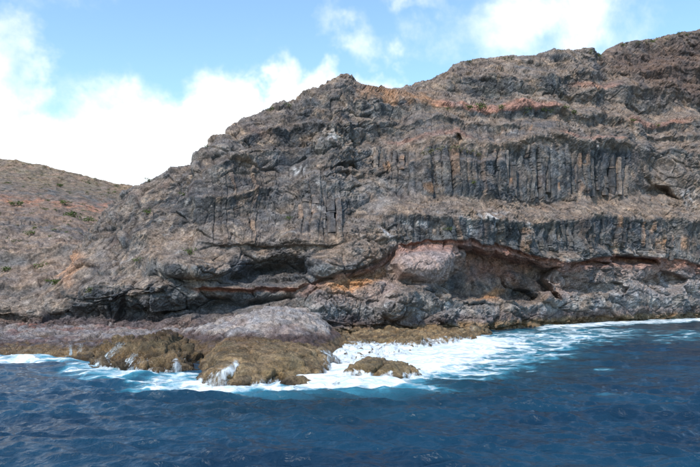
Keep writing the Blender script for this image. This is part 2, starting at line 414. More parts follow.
# ---- colour of the rock itself
def rockcol(P, D, flute, brown, seed=0, shade=0.0):
    nn = gnormal(blur(P, 2)); nn *= np.sign((nn*(CAM-P)).sum(-1))[..., None]
    up = nn[..., 2]; upm = smooth_normal(P, 6, 1)[..., 2]
    Q = D['Q']
    a = fbm(Q/9, 3, 130+seed); b = fbm(Q/2.2, 4, 140+seed); c = fbm(P/np.array([.8, .8, 4.5]), 3, 150+seed)
    col = cmix(np.broadcast_to(np.array(C_DARK, F32), P.shape), C_GREY, np.clip(.46 + a*.9 + b*1.3 + (D['val']-.5)*.5 + (D['valb']-.5)*.35 - .42*shade, 0, 1))
    dust = sstep(.25, .72, .45*up + .6*upm + b*.35 + a*.2)*.7
    col = cmix(col, C_BROWN, np.clip((dust + sstep(.1, .5, a)*.4)*(1-.45*shade) + brown*.8, 0, .95))
    col = cmix(col, C_TAN, np.clip(sstep(.28, .72, b + .25*dust + .15*brown)*.6, 0, 1))
    b2 = fbm(Q/1.0 + 13, 4, 145+seed, .6); b3 = fbm(Q/np.array([3.4, 3.4, 2.6]) + 71, 4, 147+seed, .6)
    col = cmix(col, C_BROWN, sstep(.04, .30, b3)*.65)
    col = cmix(col, C_TAN, sstep(.16, .42, b2 + .5*b3)*.55)
    col = cmix(col, (.045, .046, .050), sstep(.10, .38, -b2 - .3*b3)*.65)
    col = cmix(col, C_DARK, flute*np.clip(.5 + c*.9 - .35*brown, 0, .85))
    col = cmix(col, C_PALE, sstep(.34, .62, fbm(Q/1.6 + 40, 3, 160+seed) + a*.25)*.45)
    col = cmix(col, C_MAROON, sstep(.3, .6, fbm(Q/4 + 90, 3, 170+seed))*.45)
    return col, a, b, c, up
basalt = sstep(-20, 30, sdpoly(PX, PY, [(90,240),(200,140),(330,80),(350,120),(330,240),(300,262),(120,262)]))   # blue-grey basalt of the shoulder
col, na, nb, ncv, up = rockcol(P, D, flute, brown_band, 0, basalt)
# iron-stained joint faces on the columns
orng = flute*sstep(.86, .94, D['valc'])*sstep(-.05, .3, perlin(P/np.array([3.2, 3.2, 2.4]), 180))
col = cmix(col, C_ORANGE, np.clip(orng*.5, 0, 1))
# red baked seams
seam = lambda l, w, x0, x1=None: between(shift(l, -w*.5), shift(l, w*.5), 1.6, x0, x1, 8)
red = np.clip(seam(shift(T_RED, 0), 6, 432, 560) + seam(T_RED, 5, 632, 690)*.8 + seam(shift(T_MID, -3), 3, 390, 470)*.6 + seam(shift(T_MID,-3), 3, 560, 625)*.6
      + seam([(560,80),(600,85),(640,84)], 4, 575, 620)*.7, 0, 1)*sstep(-.35, .1, nb + .2)
col = cmix(col, (.30, .155, .115), red*.85)
col = cmix(col, (.33, .17, .085), np.clip(between([(355,86),(470,98)], [(355,97),(440,106)], 3, 362, 440), 0, 1)*sstep(-.3, .2, nb+.1)*.7)
pk = sstep(-2, 14, sdpoly(CP, CPy, [(440,62),(470,58),(500,60),(470,78),(440,84)]))*.5 + sstep(-4, 30, sdpoly(CP, CPy, [(590,40),(840,-5),(840,120),(690,112),(640,100),(596,80)]))*.85
col = cmix(col, (.092, .058, .047), np.clip(pk*1.15, 0, .92)*(.65+.35*np.clip(nb+.3, 0, 1)))
rim = seam(RIMTOP, 5.0, 398)
rimL = seam([(186,288),(220,290),(262,291),(300,287),(318,283)], 4.5, 196, 320)
col = cmix(col, C_RED, np.clip(rim*.95 + rimL*.85, 0, 1))
below = between(RIMTOP, shift(RIMTOP, 34), 4, 395)
col = cmix(col, C_PINK, below*np.clip(.45 + nb*.8 + na*.4, 0, .85))
zone = lambda poly, s=6: sstep(-s*.5, s, sdpoly(CP, CPy, poly))
col = cmix(col, C_PINK, zone([(388,264),(394,248),(430,242),(458,246),(462,266),(444,284),(420,288),(396,280)])*.9)
col = cmix(col, (.26, .135, .10), between(shift(RIMF, 1), shift(RIMF, 9), 2, 300)*.6)
col = cmix(col, C_PINK, zone([(312,290),(340,282),(384,270),(400,284),(398,312),(340,308),(314,306)], 10)*np.clip(.6+nb, 0, .85))
col = cmix(col, C_ORANGE, zone([(314,288),(352,276),(386,265),(386,276),(362,290),(330,297)], 5)*np.clip(.75+nb*1.2, 0, .95))
col = cmix(col, (.27, .135, .098), zone([(458,262),(462,248),(500,252),(535,262),(520,284),(490,276),(470,282)], 8)*np.clip(.6+nb, 0, .8))
col = cmix(col, C_ORANGE, zone([(484,294),(500,284),(508,288),(496,302),(478,302)], 5)*.75)
gz = zone([(300,304),(400,296),(440,292),(480,306),(560,300),(600,276),(820,284),(820,330),(300,334)], 10)
col = cmix(col, (.23, .222, .215), gz*np.clip(.4 + nb*.8, 0, .7))
col = cmix(col, (.46, .44, .42), gz*sstep(.12, .4, fbm(P/1.3+19, 4, 611, .6))*.6)
col = cmix(col, C_ORANGE, zone([(656,240),(672,236),(688,238),(690,258),(660,258)], 4)*flute*sstep(.35,.6,D['valc'])*.7)
col = cmix(col, (.40, .215, .12), zone([(52,282),(60,254),(72,244),(82,252),(76,270),(66,284)], 8)*np.clip(.5+nb, 0, .8))
col = cmix(col, C_TAN, zone([(0,300),(60,296),(60,314),(20,318),(-10,316)], 8)*.45)
col = cmix(col, (.20, .185, .175), zone([(330,170),(390,178),(400,205),(370,212),(334,200)], 14)*np.clip(.4+nb, 0, .7))
for (cx, cy, rx, ry) in [(334,133,14,8),(492,218,14,7),(470,226,10,10),(415,222,12,4),(298,168,6,6),(598,147,7,5),(690,195,5,8),(390,232,10,8),(14,240,6,16)]:
    g = np.exp(-((PX-cx)/rx)**2-((PY-cy)/ry)**2)*sstep(.0, .35, perlin(P/np.array([.7,.7,1.4]), 200))*.6
    col = cmix(col, (.55, .53, .52), np.clip(g, 0, .75))
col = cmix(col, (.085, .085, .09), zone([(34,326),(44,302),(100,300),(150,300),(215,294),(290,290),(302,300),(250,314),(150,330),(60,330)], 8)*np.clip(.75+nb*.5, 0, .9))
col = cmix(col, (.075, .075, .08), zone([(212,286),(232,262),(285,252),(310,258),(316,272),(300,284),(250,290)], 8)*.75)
# tidal zone
zt = P[..., 2] + nb*.5
col = cmix(col, C_MAROON, sstep(2.3, 1.2, zt)*.6)
col = cmix(col, C_ALGAE, sstep(1.15, .55, zt)*.9)
# back of the headland behind the skyline
nb_rows = 14
ext = []
extc = []
for k in range(1, nb_rows+1):
    s = k/nb_rows
    q = P[-1].copy(); q[:, 1] += 2*s + 70*s*s; q[:, 0] *= (1 + .5*s*s); q[:, 2] -= .2*s + 14*s*s
    q[:, 2] += perlin(q/6, 300)*1.2*s
    ext.append(q); extc.append(col[-1])
Pc = np.concatenate([P, np.array(ext)], 0); Cc = np.concatenate([col, np.array(extc)], 0)
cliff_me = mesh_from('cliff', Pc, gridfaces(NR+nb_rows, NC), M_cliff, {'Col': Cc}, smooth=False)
cliff = obj('cliff', cliff_me, kind='structure', label='dark layered volcanic sea cliff with columnar bands, red seams and undercut caves')
def cliff_at(px, py):
    j = int(round((px-pxs[0])/(pxs[-1]-pxs[0])*(NC-1))); j = min(max(j, 0), NC-1)
    i = int(np.argmin(np.abs(PY[:, j]-py))); return i, j

# ================================================================== FAR HILL on the left
HSK = [(-260,132),(-120,143),(0,158),(30,163),(60,169),(80,174),(100,180),(120,184),(140,187),(200,194),(280,206)]
HC, HR = 430, 330
hx = np.linspace(-230, 260, HC); hv = np.linspace(0, 1, HR)
HPX = np.repeat(hx[None], HR, 0); htop = line(HSK, hx); HPY = 325 + (htop-325)[None]*hv[:, None]
ht = (325-HPY)/(325-htop[None])
HY = 66 + 14*np.clip(ht/.75, 0, 1)**1.3 + 62*sstep(.5, 1.06, ht)
hw = perlin(np.stack([HPX/30, HPY*0+2.2, HPY/50], -1), 11)*5
def hstep(pts, sb, wpx, lip):
    global HY
    h = line(pts, HPX) - HPY - hw
    HY += sb*sstep(0, wpx, h) - lip*np.exp(-np.clip(-h, 0, 99)/6)*(h < 0) - lip*sstep(wpx, 0, h)*(h >= 0)
hstep([(-230,212),(0,216),(40,222),(90,226)], 4, 12, .9); hstep([(-230,178),(0,186),(40,190),(100,198)], 6, 10, 1.2)
hstep([(-230,246),(0,252),(60,250)], 3, 12, .5); hstep([(-230,280),(0,284),(60,278)], 2.5, 12, .5)
HP = at(HPX, HPY, HY)
hcalm = np.clip(sstep(.55, .8, ht)*.85, 0, .9)
HP, HD = terrain_detail(HP, HPX, HPY, np.zeros_like(HPX), hcalm*.9, 1.1, 400, 1.1)
hcol, ha, hb, hc_, hup = rockcol(HP, HD, np.zeros_like(HPX), np.clip(.25 + .6*sstep(.5, .8, ht), 0, 1), 400)
hcol = cmix(hcol, (.160, .104, .074), np.clip(.3 + .5*hb + .4*sstep(.5, .8, ht), 0, .85))
hcol = cmix(hcol, (.075, .07, .068), sstep(.72, .5, ht)*sstep(.0, .3, fbm(HP/np.array([4., 4., 2.5]), 4, 431, .6))*.4)
hcol = cmix(hcol, (.135, .115, .072), sstep(.7, .9, ht)*np.clip(.35 + hb, 0, .6))
hband = np.clip(sum(sstep(9, 2, np.abs(HPY + hw*1.6 - line(l_, HPX))) for l_ in ([(-230,190),(0,193),(60,196),(110,204)], [(-230,216),(0,222),(50,229),(100,232)], [(-230,256),(0,258),(60,256)], [(-230,288),(0,290),(60,284)])), 0, 1)
hcol = cmix(hcol, (.095, .088, .084), hband*np.clip(.55 + hb*1.5, 0, .85))
hcol = cmix(hcol, (.27, .20, .15), sstep(.1, .4, fbm(HP/np.array([3., 3., 2.]) + 5, 4, 437, .6))*.5*sstep(.8, .6, ht))
hred = sstep(7, 0, np.abs(HPY + hw - line([(-230,196),(0,199),(60,204),(100,206)], HPX)))
hcol = cmix(hcol, (.30, .14, .085), hred*.8*sstep(-.2, .2, hb))
hex_, hexc = [], []
for k in range(1, 11):
    s = k/10; q = HP[-1].copy(); q[:, 1] += 3*s + 120*s*s; q[:, 2] -= .3*s + 20*s*s; hex_.append(q); hexc.append(hcol[-1])
HPc = np.concatenate([HP, np.array(hex_)], 0); HCc = np.concatenate([hcol, np.array(hexc)], 0)
hill = obj('hill', mesh_from('hill', HPc, gridfaces(HR+10, HC), M_hill, {'Col': HCc}), kind='structure', label='brown dry hillside behind the dark cliff')

# ================================================================== ROCKS AT THE WATERLINE (real footprints in metres)
def W(px, py, z=0.0): return onsea(px, py, z)[:2]
def shore_rock(name, poly, hfun, wside, res, seed, colfun, label, category, group=None, rough=1.0, power=1.6):
    poly = np.array(poly, float)
    x0, y0 = poly.min(0)-2.2; x1, y1 = poly.max(0)+2.2
    nx, ny = int((x1-x0)/res)+1, int((y1-y0)/res)+1
    X, Yy = np.meshgrid(np.linspace(x0, x1, nx), np.linspace(y0, y1, ny))
    z0 = np.zeros_like(X)
    wx = fbm(np.stack([X/3, Yy/3, z0+seed], -1), 3, seed)*1.6; wy = fbm(np.stack([X/3, Yy/3, z0+seed+9], -1), 3, seed+3)*1.6
    sd = sdpoly(X+wx*rough, Yy+wy*rough, poly)
    H = hfun(X, Yy)
    s = np.clip((sd+.9)/(wside+.9), 0, 1); prof = 1-(1-s)**power
    Z = -1.0 + (H+1.0)*prof
    Pq = np.stack([X, Yy, Z], -1)
    n = gnormal(blur(Pq, 3)); n *= np.where(n[..., 2] < 0, -1, 1)[..., None]
    f1, f2, val, tl = worley(Pq/np.array([1.5, 1.5, 1.0]) + wx[..., None]*.2, seed+5)
    fb1, fb2, valb, tlb = worley(Pq/np.array([.5, .5, .4]), seed+6)
    rid = ridged(Pq/1.9, 4, seed+7) - .5
    grit = ridged(Pq/.5, 3, seed+11) - .5
    bed = perlin(np.stack([Pq[..., 0]/6, Pq[..., 1]/6, (Pq[..., 2]+.10*Pq[..., 0]+wx*.08)/.17], -1), seed+12)
    d = rough*(.17*bed + .13*grit + .38*rid + (.36*((val-.5)+tl*.8 - .8*sstep(.10, 0, f2-f1))) + .17*((valb-.5)+tlb-.4*sstep(.14, 0, fb2-fb1)))*sstep(-1.0, -.2, Z)
    Pq = Pq + n*d[..., None]
    b = fbm(Pq/1.1, 4, seed+8); a = fbm(Pq/4, 2, seed+9)
    c = colfun(Pq, a, b, n[..., 2])
    f = gridfaces(ny, nx)
    keep = (Pq[..., 2].reshape(-1)[f] > -.75).any(1)
    f = f[keep]; used = np.unique(f); mp = np.full(nx*ny, -1, np.int32); mp[used] = np.arange(len(used))
    me = mesh_from(name, Pq.reshape(-1, 3)[used], mp[f], M_tidal, {'Col': c.reshape(-1, 3)[used]})
    pr = dict(label=label, category=category)
    if group: pr['group'] = group
    o = obj(name, me, **pr)
    o['_'] = 0; del o['_']
    return o, Pq
def algae_col(P, a, b, up):
    c = cmix(np.broadcast_to(np.array(C_ALGAE, F32), P.shape), C_OCHRE, np.clip(.35 + b*1.1 + a*.5 + .25*(up-.6), 0, 1))
    c = cmix(c, (.045, .038, .026), sstep(.05, .5, -b + .10)*.6)
    c = cmix(c, (.27, .205, .13), sstep(.2, .5, fbm(P/.5+7, 3, 333))*.5)
    c = cmix(c, (.10, .082, .042), sstep(.1, .4, a)*.4)
    c = cmix(c, C_MAROON, sstep(1.0, 1.7, P[..., 2] + b*.6)*.85)
    return cmix(c, (.052, .036, .022), sstep(.32, .05, P[..., 2] + b*.3)*.7)
def hump_col(P, a, b, up):
    c = cmix(np.broadcast_to(np.array((.30, .255, .235), F32), P.shape), (.46, .40, .365), np.clip(.4 + b*1.1 + a*.4, 0, 1))
    c = cmix(c, (.17, .10, .092), sstep(.1, .45, a + b*.3)*.5)
    z = P[..., 2] + b*.5
    c = cmix(c, C_MAROON, sstep(1.55, 1.15, z)*.9)
    c = cmix(c, C_ALGAE, sstep(.95, .7, z)*.9)
    return c
def shelf_col(P, a, b, up):
    z = P[..., 2] + b*.35
    c = cmix(np.broadcast_to(np.array((.285, .238, .218), F32), P.shape), (.175, .10, .088), np.clip(sstep(0, .35, a + .4*b), 0, 1)*.75)
    c = cmix(c, (.27, .115, .08), sstep(.75, 1.05, P[..., 2])*sstep(.1, .35, a - b*.3)*.6)
    c = cmix(c, C_MAROON, sstep(.72, .55, z)*.8)
    c = cmix(c, C_ALGAE, sstep(.55, .42, z)*.95)
    return cmix(c, C_OCHRE, sstep(.5, .35, z)*sstep(.0, .4, b + .1)*.6)
def dark_algae_col(P, a, b, up): return algae_col(P, a, b, up)*.72
rocks = {}
rocks['hump'] = shore_rock('rock_hump', [at(204,352,37)[:2], at(250,352,36)[:2], at(300,352,36.5)[:2], at(340,345,40)[:2], at(352,335,48)[:2], at(330,320,55)[:2], at(250,320,56)[:2], at(190,330,52)[:2], at(150,340,47)[:2]],
    lambda X, Y: 1.05 + 1.75*np.exp(-((X+4.9)/4.6)**2 - ((Y-46)/4.6)**2) + .2*sstep(44, 52, Y) , 2.6, .085, 501, hump_col,
    'smooth pinkish grey rock hump with a dark band round its foot below the left cave', 'rock', rough=.5)
rocks['big'] = shore_rock('tidal_rock', [W(198,386), W(225,388), W(262,386), W(300,380), W(326,374), at(338,352,36)[:2], at(300,345,38)[:2], at(225,345,39)[:2], at(204,350,36)[:2], at(200,362,32)[:2]],
    lambda X, Y: .72 + .45*sstep(29, 36.5, Y) + .22*np.exp(-((X+5.6)/1.6)**2), 1.15, .06, 502, algae_col,
    'large ochre-brown algae covered rock running out from the hump with white water around it', 'rock', 'brown tidal rocks at the foot of the cliff', .42)
rocks['left'] = shore_rock('tidal_rock', [W(104,368), W(128,370), W(160,375), W(186,377), at(193,362,34.5)[:2], at(195,348,39)[:2], at(180,335,46)[:2], at(130,338,46)[:2], at(92,346,42)[:2], W(92,362)],
    lambda X, Y: .72 + .35*sstep(33, 44, Y) + .22*np.sin(X*1.1+1), 1.3, .07, 503, dark_algae_col,
    'dark brown jagged rock between the low shelf and the large ochre rock with shadowed end', 'rock', 'brown tidal rocks at the foot of the cliff', 1.1)
rocks['flat'] = shore_rock('tidal_rock', [W(344,379.5), W(375,381.5), W(404,380.5), W(417,376), W(406,370), W(356,370)],
    lambda X, Y: .62 + .12*np.sin(X*1.7), .6, .045, 504, algae_col,
    'small flat brown rock standing alone in the white surf with water draining off it', 'rock', 'brown tidal rocks at the foot of the cliff', .5)
rocks['wash'] = shore_rock('wave_washed_shelf', [at(322,368,33.5)[:2], at(350,362,35.5)[:2], at(392,362,36)[:2], at(420,350,43)[:2], at(470,340,53)[:2], at(490,334,62)[:2], at(400,332,64)[:2], at(330,340,52)[:2], at(318,352,38)[:2]],
    lambda X, Y: .16 + .42*sstep(36, 56, Y) + .14*np.sin(X*1.3+Y*.7), 1.3, .09, 505, algae_col,
    'low brown shelf streaming with white water at the cliff foot', 'rock', 'brown tidal rocks at the foot of the cliff', .75)
rocks['shelf'] = shore_rock('rock_shelf', [W(-190,366), W(-100,362), W(-30,358.5), W(30,357), W(70,358), W(100,360), at(150,345,45)[:2], at(200,333,54)[:2], at(206,326,58)[:2], at(100,326,60)[:2], at(-50,328,60)[:2], at(-190,332,62)[:2]],
    lambda X, Y: .40 + .50*sstep(41.5, 53, Y) + .15*sstep(50, 56, Y), 1.3, .10, 506, shelf_col,
    'long low reddish grey rock shelf with a brown weed fringe below the dark overhang', 'rock', None, .6)
small = [(438,341,1.5,.55),(424,343,1.2,.5),(462,337,1.6,.5),(300,384,.8,.3),(242,386,.9,.3),(408,372,1.0,.25),(86,358.5,1.2,.45),(392,346,1.2,.6)]
sl_ = ['low brown rock breaking the surf at the cliff foot below the pale block', 'brown rock in the foam beside the low streaming shelf', 'brown rock awash at the cliff foot below the main cave', 'small brown rock at the front corner of the large ochre rock',
       'small rock in the foam under the running white streak of the ochre rock', 'little rock at the seaward tip of the flat surf rock', 'small brown rock at the water edge of the long shelf by the spray jets', 'brown rock rising through white water on the streaming shelf']
for k, (px, py, r, h) in enumerate(small):
    c = W(px, py); ang = np.linspace(0, 2*math.pi, 9)[:-1]
    poly = [(c[0]+math.cos(t)*r*(.7+.5*random.random()), c[1]+math.sin(t)*r*.8*(.7+.5*random.random())) for t in ang]
    shore_rock('surf_rock', poly, lambda X, Y, h=h: h + X*0, .6, .07, 520+k*7, algae_col,
               sl_[k], 'rock', 'small rocks in the surf', .45)

# ================================================================== SEA
cw = np.concatenate([np.array([-6000, -2500, -1100, -600, -380]), np.linspace(-250, 950, 900), np.array([1080, 1300, 1800, 3200, 6700])])
rw = np.concatenate([np.array([290.05, 290.2, 290.6, 291.5, 293, 296, 300, 304, 308]), np.linspace(311, 520, 430), np.linspace(522, 700, 70), np.array([760, 900, 1200, 2000])])
sx, sy = np.meshgrid(cw, rw)
S = onsea(sx, np.clip(sy, 290.05, None)).astype(np.float64)
X0, Y0 = S[..., 0].copy(), S[..., 1].copy()
cell = np.abs(np.gradient(Y0, axis=0))
dz = np.zeros_like(X0); ox = np.zeros_like(X0); oy = np.zeros_like(X0)
g2 = np.random.default_rng(21)
for k in range(64):
    lam = .28*(3.8/.28)**(k/63.0); th = math.radians(258) + g2.normal()*.42
    amp = .0118*lam**.60*(.6+.8*g2.random()); kk = 2*math.pi/lam; ph = g2.random()*6.283
    att = sstep(1.1, 2.6, lam/np.maximum(cell, .01))
    arg = kk*(X0*math.cos(th) + Y0*math.sin(th)) + ph + perlin(np.stack([X0/9, Y0/9, X0*0+k], -1), 7)*1.4 if k % 4 == 0 else kk*(X0*math.cos(th)+Y0*math.sin(th)) + ph
    dz += att*amp*np.sin(arg); c = np.cos(arg)*amp*.40*att
    ox += c*math.cos(th); oy += c*math.sin(th)
gust = .75 + .5*np.clip(perlin(np.stack([X0/14, Y0/14, X0*0], -1), 33)+.4, 0, 1)
damp = sstep(700, 120, Y0)
S[..., 2] += dz*gust*damp; S[..., 0] += ox*gust*damp; S[..., 1] += oy*gust*damp
# foam fields around the rocks, plus painted sky-glint flecks on open water
def wpoly(pts): return [tuple(W(a, b)) for a, b in pts]
def fpoly(pts, soft):
    return sstep(-soft, soft, sdpoly(X0+fw, Y0+fw2, wpoly(pts)))
z0 = X0*0
fw = fbm(np.stack([X0/4, Y0/4, z0], -1), 3, 61)*2.2; fw2 = fbm(np.stack([X0/4, Y0/4, z0+5], -1), 3, 62)*2.2
foam = np.zeros_like(X0)
def addf(pts, soft, wt):
    global foam
    foam = np.maximum(foam, wt*fpoly(pts, soft))
addf([(300,338),(480,334),(540,338),(565,350),(530,364),(460,378),(420,389),(330,391),(250,389),(300,372)], 3.0, .62)
addf([(320,342),(460,334),(515,342),(500,354),(460,366),(430,380),(418,387),(340,389),(300,388),(310,370)], 1.8, 1.35)
addf([(180,384),(200,380),(240,385),(300,384),(400,380),(430,378),(430,385),(340,391),(240,391),(190,389)], .8, .85)
addf([(120,386),(150,380),(200,377),(215,386),(190,390),(140,390)], .9, .62)
addf([(40,372),(90,364),(150,370),(200,374),(200,381),(150,378),(90,376),(50,377)], 1.0, .58)
addf([(-60,356),(0,355),(60,354),(100,356),(100,362),(60,361),(0,363),(-60,365)], .8, .72)
addf([(540,326),(600,322),(700,318.5),(800,315),(800,318),(700,321.5),(600,326),(540,330)], 1.5, .85)
addf([(480,334),(560,328),(650,329),(620,338),(570,352),(520,362),(480,358)], 3.0, .52)
glint_flk = sstep(.34, .6, perlin(np.stack([X0/2.3, Y0/1.2, z0], -1), 71) + .5*perlin(np.stack([X0/13, Y0/9, z0], -1), 72))*sstep(14, 17, Y0)*sstep(110, 60, Y0)
foam = np.maximum(foam, .30*glint_flk*sstep(-6, 10, X0)*sstep(18, 34, Y0))  # pale flecks painting sky reflections, stored in the foam field
addf([(620,336),(700,330),(760,332),(700,342),(640,342)], 3.0, .30)
tq = np.maximum(blur(foam, 10), .0)
teal = np.clip(tq*1.0 + .55*fpoly([(210,392),(300,386),(430,380),(420,392),(330,397),(230,396)], 1.0) + .7*fpoly([(440,336),(540,333),(590,336),(540,346),(480,356)], 2.0), 0, 1)
green = np.clip(fpoly([(420,372),(560,352),(620,356),(560,384),(470,394),(330,412),(200,408),(240,392)], 5.0), 0, 1)
# breaking water heaps up where it is white
S[..., 2] += foam*(.10 + .22*fbm(np.stack([X0/1.7, Y0/2.4, z0], -1), 3, 63))*sstep(.2, .8, foam)
def water_material():
    m = bpy.data.materials.new('sea_water'); m.use_nodes = True; t = m.node_tree; b = t.nodes['Principled BSDF']
    geo = t.nodes.new('ShaderNodeNewGeometry'); pos = geo.outputs['Position']
    A = {}
    for k in ('foam', 'teal', 'green'):  # the foam attribute also carries the painted glint flecks
        n = t.nodes.new('ShaderNodeAttribute'); n.attribute_name = k; A[k] = n.outputs['Fac']
    mp = t.nodes.new('ShaderNodeMapping'); mp.inputs['Scale'].default_value = (.42, 1, 1); L(t, pos, mp.inputs['Vector'])
    n1 = noise(t, mp.outputs[0], 1.1, 9, .62, .6).outputs['Fac']; n2 = noise(t, mp.outputs[0], .35, 4, .5).outputs['Fac']
    vo = t.nodes.new('ShaderNodeTexVoronoi'); vo.feature = 'DISTANCE_TO_EDGE'; vo.inputs['Scale'].default_value = 1.1
    wv = vmath(t, 'ADD', mp.outputs[0], noise(t, pos, .9, 3).outputs['Color']).outputs[0]; L(t, wv, vo.inputs['Vector'])
    lace = mrange(t, vo.outputs['Distance'], .16, .01, 0, .35)
    f = mathn(t, 'MULTIPLY_ADD', mathn(t, 'SUBTRACT', n1, .5), 2.2, A['foam'])
    f = mathn(t, 'MULTIPLY_ADD', lace, mrange(t, A['foam'], .08, .4), f)
    f = mathn(t, 'ADD', f, mathn(t, 'MULTIPLY', mathn(t, 'SUBTRACT', n2, .5), 0.8))
    lim = mrange(t, A['foam'], .04, .22)
    f0 = mathn(t, 'MULTIPLY', mrange(t, f, .15, .55), lim)
    fm = mathn(t, 'MULTIPLY', mrange(t, f, .42, .75), lim)
    hole = mrange(t, noise(t, mp.outputs[0], 2.4, 5, .6, 1.2).outputs['Fac'], .36, .56)
    f = mathn(t, 'MULTIPLY', mathn(t, 'MULTIPLY', mrange(t, f, .58, 1.05), lim), mathn(t, 'MULTIPLY_ADD', hole, .5, .5))
    c = mixc(t, mrange(t, n2, .35, .65), (.0014, .016, .036, 1), (.0030, .032, .062, 1))
    c = mixc(t, mathn(t, 'MULTIPLY', A['green'], .6), c, (.005, .026, .030, 1))
    c = mixc(t, mathn(t, 'MULTIPLY', A['teal'], .75), c, (.035, .17, .24, 1))
    c = mixc(t, mathn(t, 'MULTIPLY', f0, .7), c, (.05, .24, .32, 1))
    c = mixc(t, mathn(t, 'MULTIPLY', fm, .8), c, (.32, .45, .50, 1))
    c = mixc(t, f, c, (.76, .79, .80, 1))
    L(t, c, b.inputs['Base Color'])
    b.inputs['IOR'].default_value = 1.48
    L(t, mixf(t, f, .09, .75), b.inputs['Roughness'])
    bp = t.nodes.new('ShaderNodeBump'); bp.inputs['Strength'].default_value = .8; bp.inputs['Distance'].default_value = .08
    r1 = noise(t, pos, 4.5, 5, .6, .5).outputs['Fac']
    L(t, mathn(t, 'MULTIPLY_ADD', f, 1.4, r1), bp.inputs['Height']); L(t, bp.outputs['Normal'], b.inputs['Normal'])
    return m
def mixf(t, f, a, b):
    n = t.nodes.new('ShaderNodeMix'); n.data_type = 'FLOAT'; L(t, f, n.inputs[0]); n.inputs[2].default_value = a; n.inputs[3].default_value = b
    return n.outputs[0]
M_sea = water_material()
sea = obj('sea', mesh_from('sea', S, gridfaces(*sx.shape, flip=True), M_sea, {'foam': foam, 'teal': teal, 'green': green}), kind='structure', label='choppy dark blue sea with white surf')

# ================================================================== BASALT COLUMNS standing proud of the face
M_col = rock_material('column_rock', .6, False, 1.3)
def column(px, py0, py1, wpx, tint, k):
    i0, j0 = cliff_at(px, py0); i1, j1 = cliff_at(px, py1)
    A, B = Pmacro[i0, j0].copy(), Pmacro[i1, j1].copy()          # foot, head
    ym = min(A[1], B[1]); A[1] = lerp(A[1], ym, .15) + .50; B[1] = lerp(B[1], ym, .15) + .74; B[0] += random.uniform(-.25, .25)
    r = wpx*A[1]/FPX*.5
    n, m = 6, 12; vv = []; ph = random.random()*6.28
    rad = [r*(.88+.24*random.random()) for _ in range(n)]
    sh = np.zeros(2); fs = np.sort(np.concatenate([[0, 1], np.repeat(np.sort(np.random.default_rng(k+9).uniform(.08, .95, 5)), 2)]))
    for a in range(m):
        c = A + (B-A)*fs[a]
        if a % 2 == 0: sh = np.array([random.uniform(-.10, .10), random.uniform(-.10, .10)])*r*2; sc = random.uniform(.92, 1.06)
        tilt = random.uniform(-.12, .12)
        for b in range(n):
            th = ph + b/n*6.2832; q = rad[b]*sc
            vv.append((c[0]+sh[0]+math.cos(th)*q, c[1]+sh[1]+math.sin(th)*q, c[2]+tilt*r*math.cos(th)+(.02 if a % 2 == 0 and a else 0)))
    ff = [[a*n+b, a*n+(b+1) % n, (a+1)*n+(b+1) % n, (a+1)*n+b] for a in range(m-1) for b in range(n)]
    vv += [tuple(A+np.array([0, 0, -.2])), tuple(B+np.array([0, 0, .15]))]
    t0, t1 = len(vv)-2, len(vv)-1
    vv = np.array(vv)
    im = (i0+i1)//2; cl_ = col[min(i0, i1):max(i0, i1)+1, max(j0-2, 0):j0+3].reshape(-1, 3)
    cc = cl_[np.random.default_rng(k).integers(len(cl_), size=len(vv))]*.55 + cl_.mean(0)*.45*random.uniform(.5, 1.1)
    cc = cc.astype(F32)
    cc = cmix(cc, tint, np.clip(perlin(vv/np.array([1.2, 1.2, 1.6]), 600)+.25, 0, 1)*.5) if tint is not None else cc
    me = bpy.data.meshes.new('basalt_column')
    tri = [[t0, (b+1) % n, b] for b in range(n)] + [[t1, (m-1)*n+b, (m-1)*n+(b+1) % n] for b in range(n)]
    me.from_pydata([tuple(x) for x in vv], [], ff + tri)
    a_ = me.attributes.new('Col', 'FLOAT_COLOR', 'POINT'); a_.data.foreach_set('color', np.concatenate([cc, np.ones((len(vv), 1))], 1).astype(F32).ravel())
    me.materials.append(M_col); me.update()
    obj('basalt_column', me, cliff)
zones = [(508,640,152,193,6.0),(376,420,146,171,5.2),(428,500,168,195,5.5),(302,342,196,232,7.0),(396,470,222,240,6),(560,625,220,246,6.0),(652,700,236,258,7.0)]
kk = 0
for (xa, xb, ya, yb, wp) in zones:
    x = xa
    while x < xb:
        wd = wp*random.uniform(.75, 1.3)
        h0 = yb + random.uniform(-5, 4) ; h1 = ya + random.uniform(-2, (yb-ya)*.35)
        tint = None
        u = random.random()
        if u < .10: tint = C_ORANGE
        elif u < .30: tint = C_TAN
        if random.random() < .86: column(x, h0, h1, wd, tint, kk); kk += 1
        x += wd*random.uniform(.85, 1.25)

# ================================================================== SHRUBS
def leaf_mat(name, c1, c2):
    m = bpy.data.materials.new(name); m.use_nodes = True; t = m.node_tree; b = t.nodes['Principled BSDF']
    oi = t.nodes.new('ShaderNodeObjectInfo'); geo = t.nodes.new('ShaderNodeNewGeometry')
    n = noise(t, geo.outputs['Position'], 6, 3)
    f = mathn(t, 'ADD', mathn(t, 'MULTIPLY', oi.outputs['Random'], .5), mathn(t, 'MULTIPLY', n.outputs['Fac'], .5))
    L(t, mixc(t, f, c1, c2), b.inputs['Base Color']); b.inputs['Roughness'].default_value = .8; b.inputs['Specular IOR Level'].default_value = .2
    return m
M_leaf = leaf_mat('shrub_leaf', (.050, .075, .022, 1), (.105, .125, .040, 1))
M_dry = leaf_mat('dry_shrub_leaf', (.10, .10, .055, 1), (.17, .16, .085, 1))
M_stem = leaf_mat('shrub_stem', (.08, .06, .04, 1), (.12, .09, .06, 1))
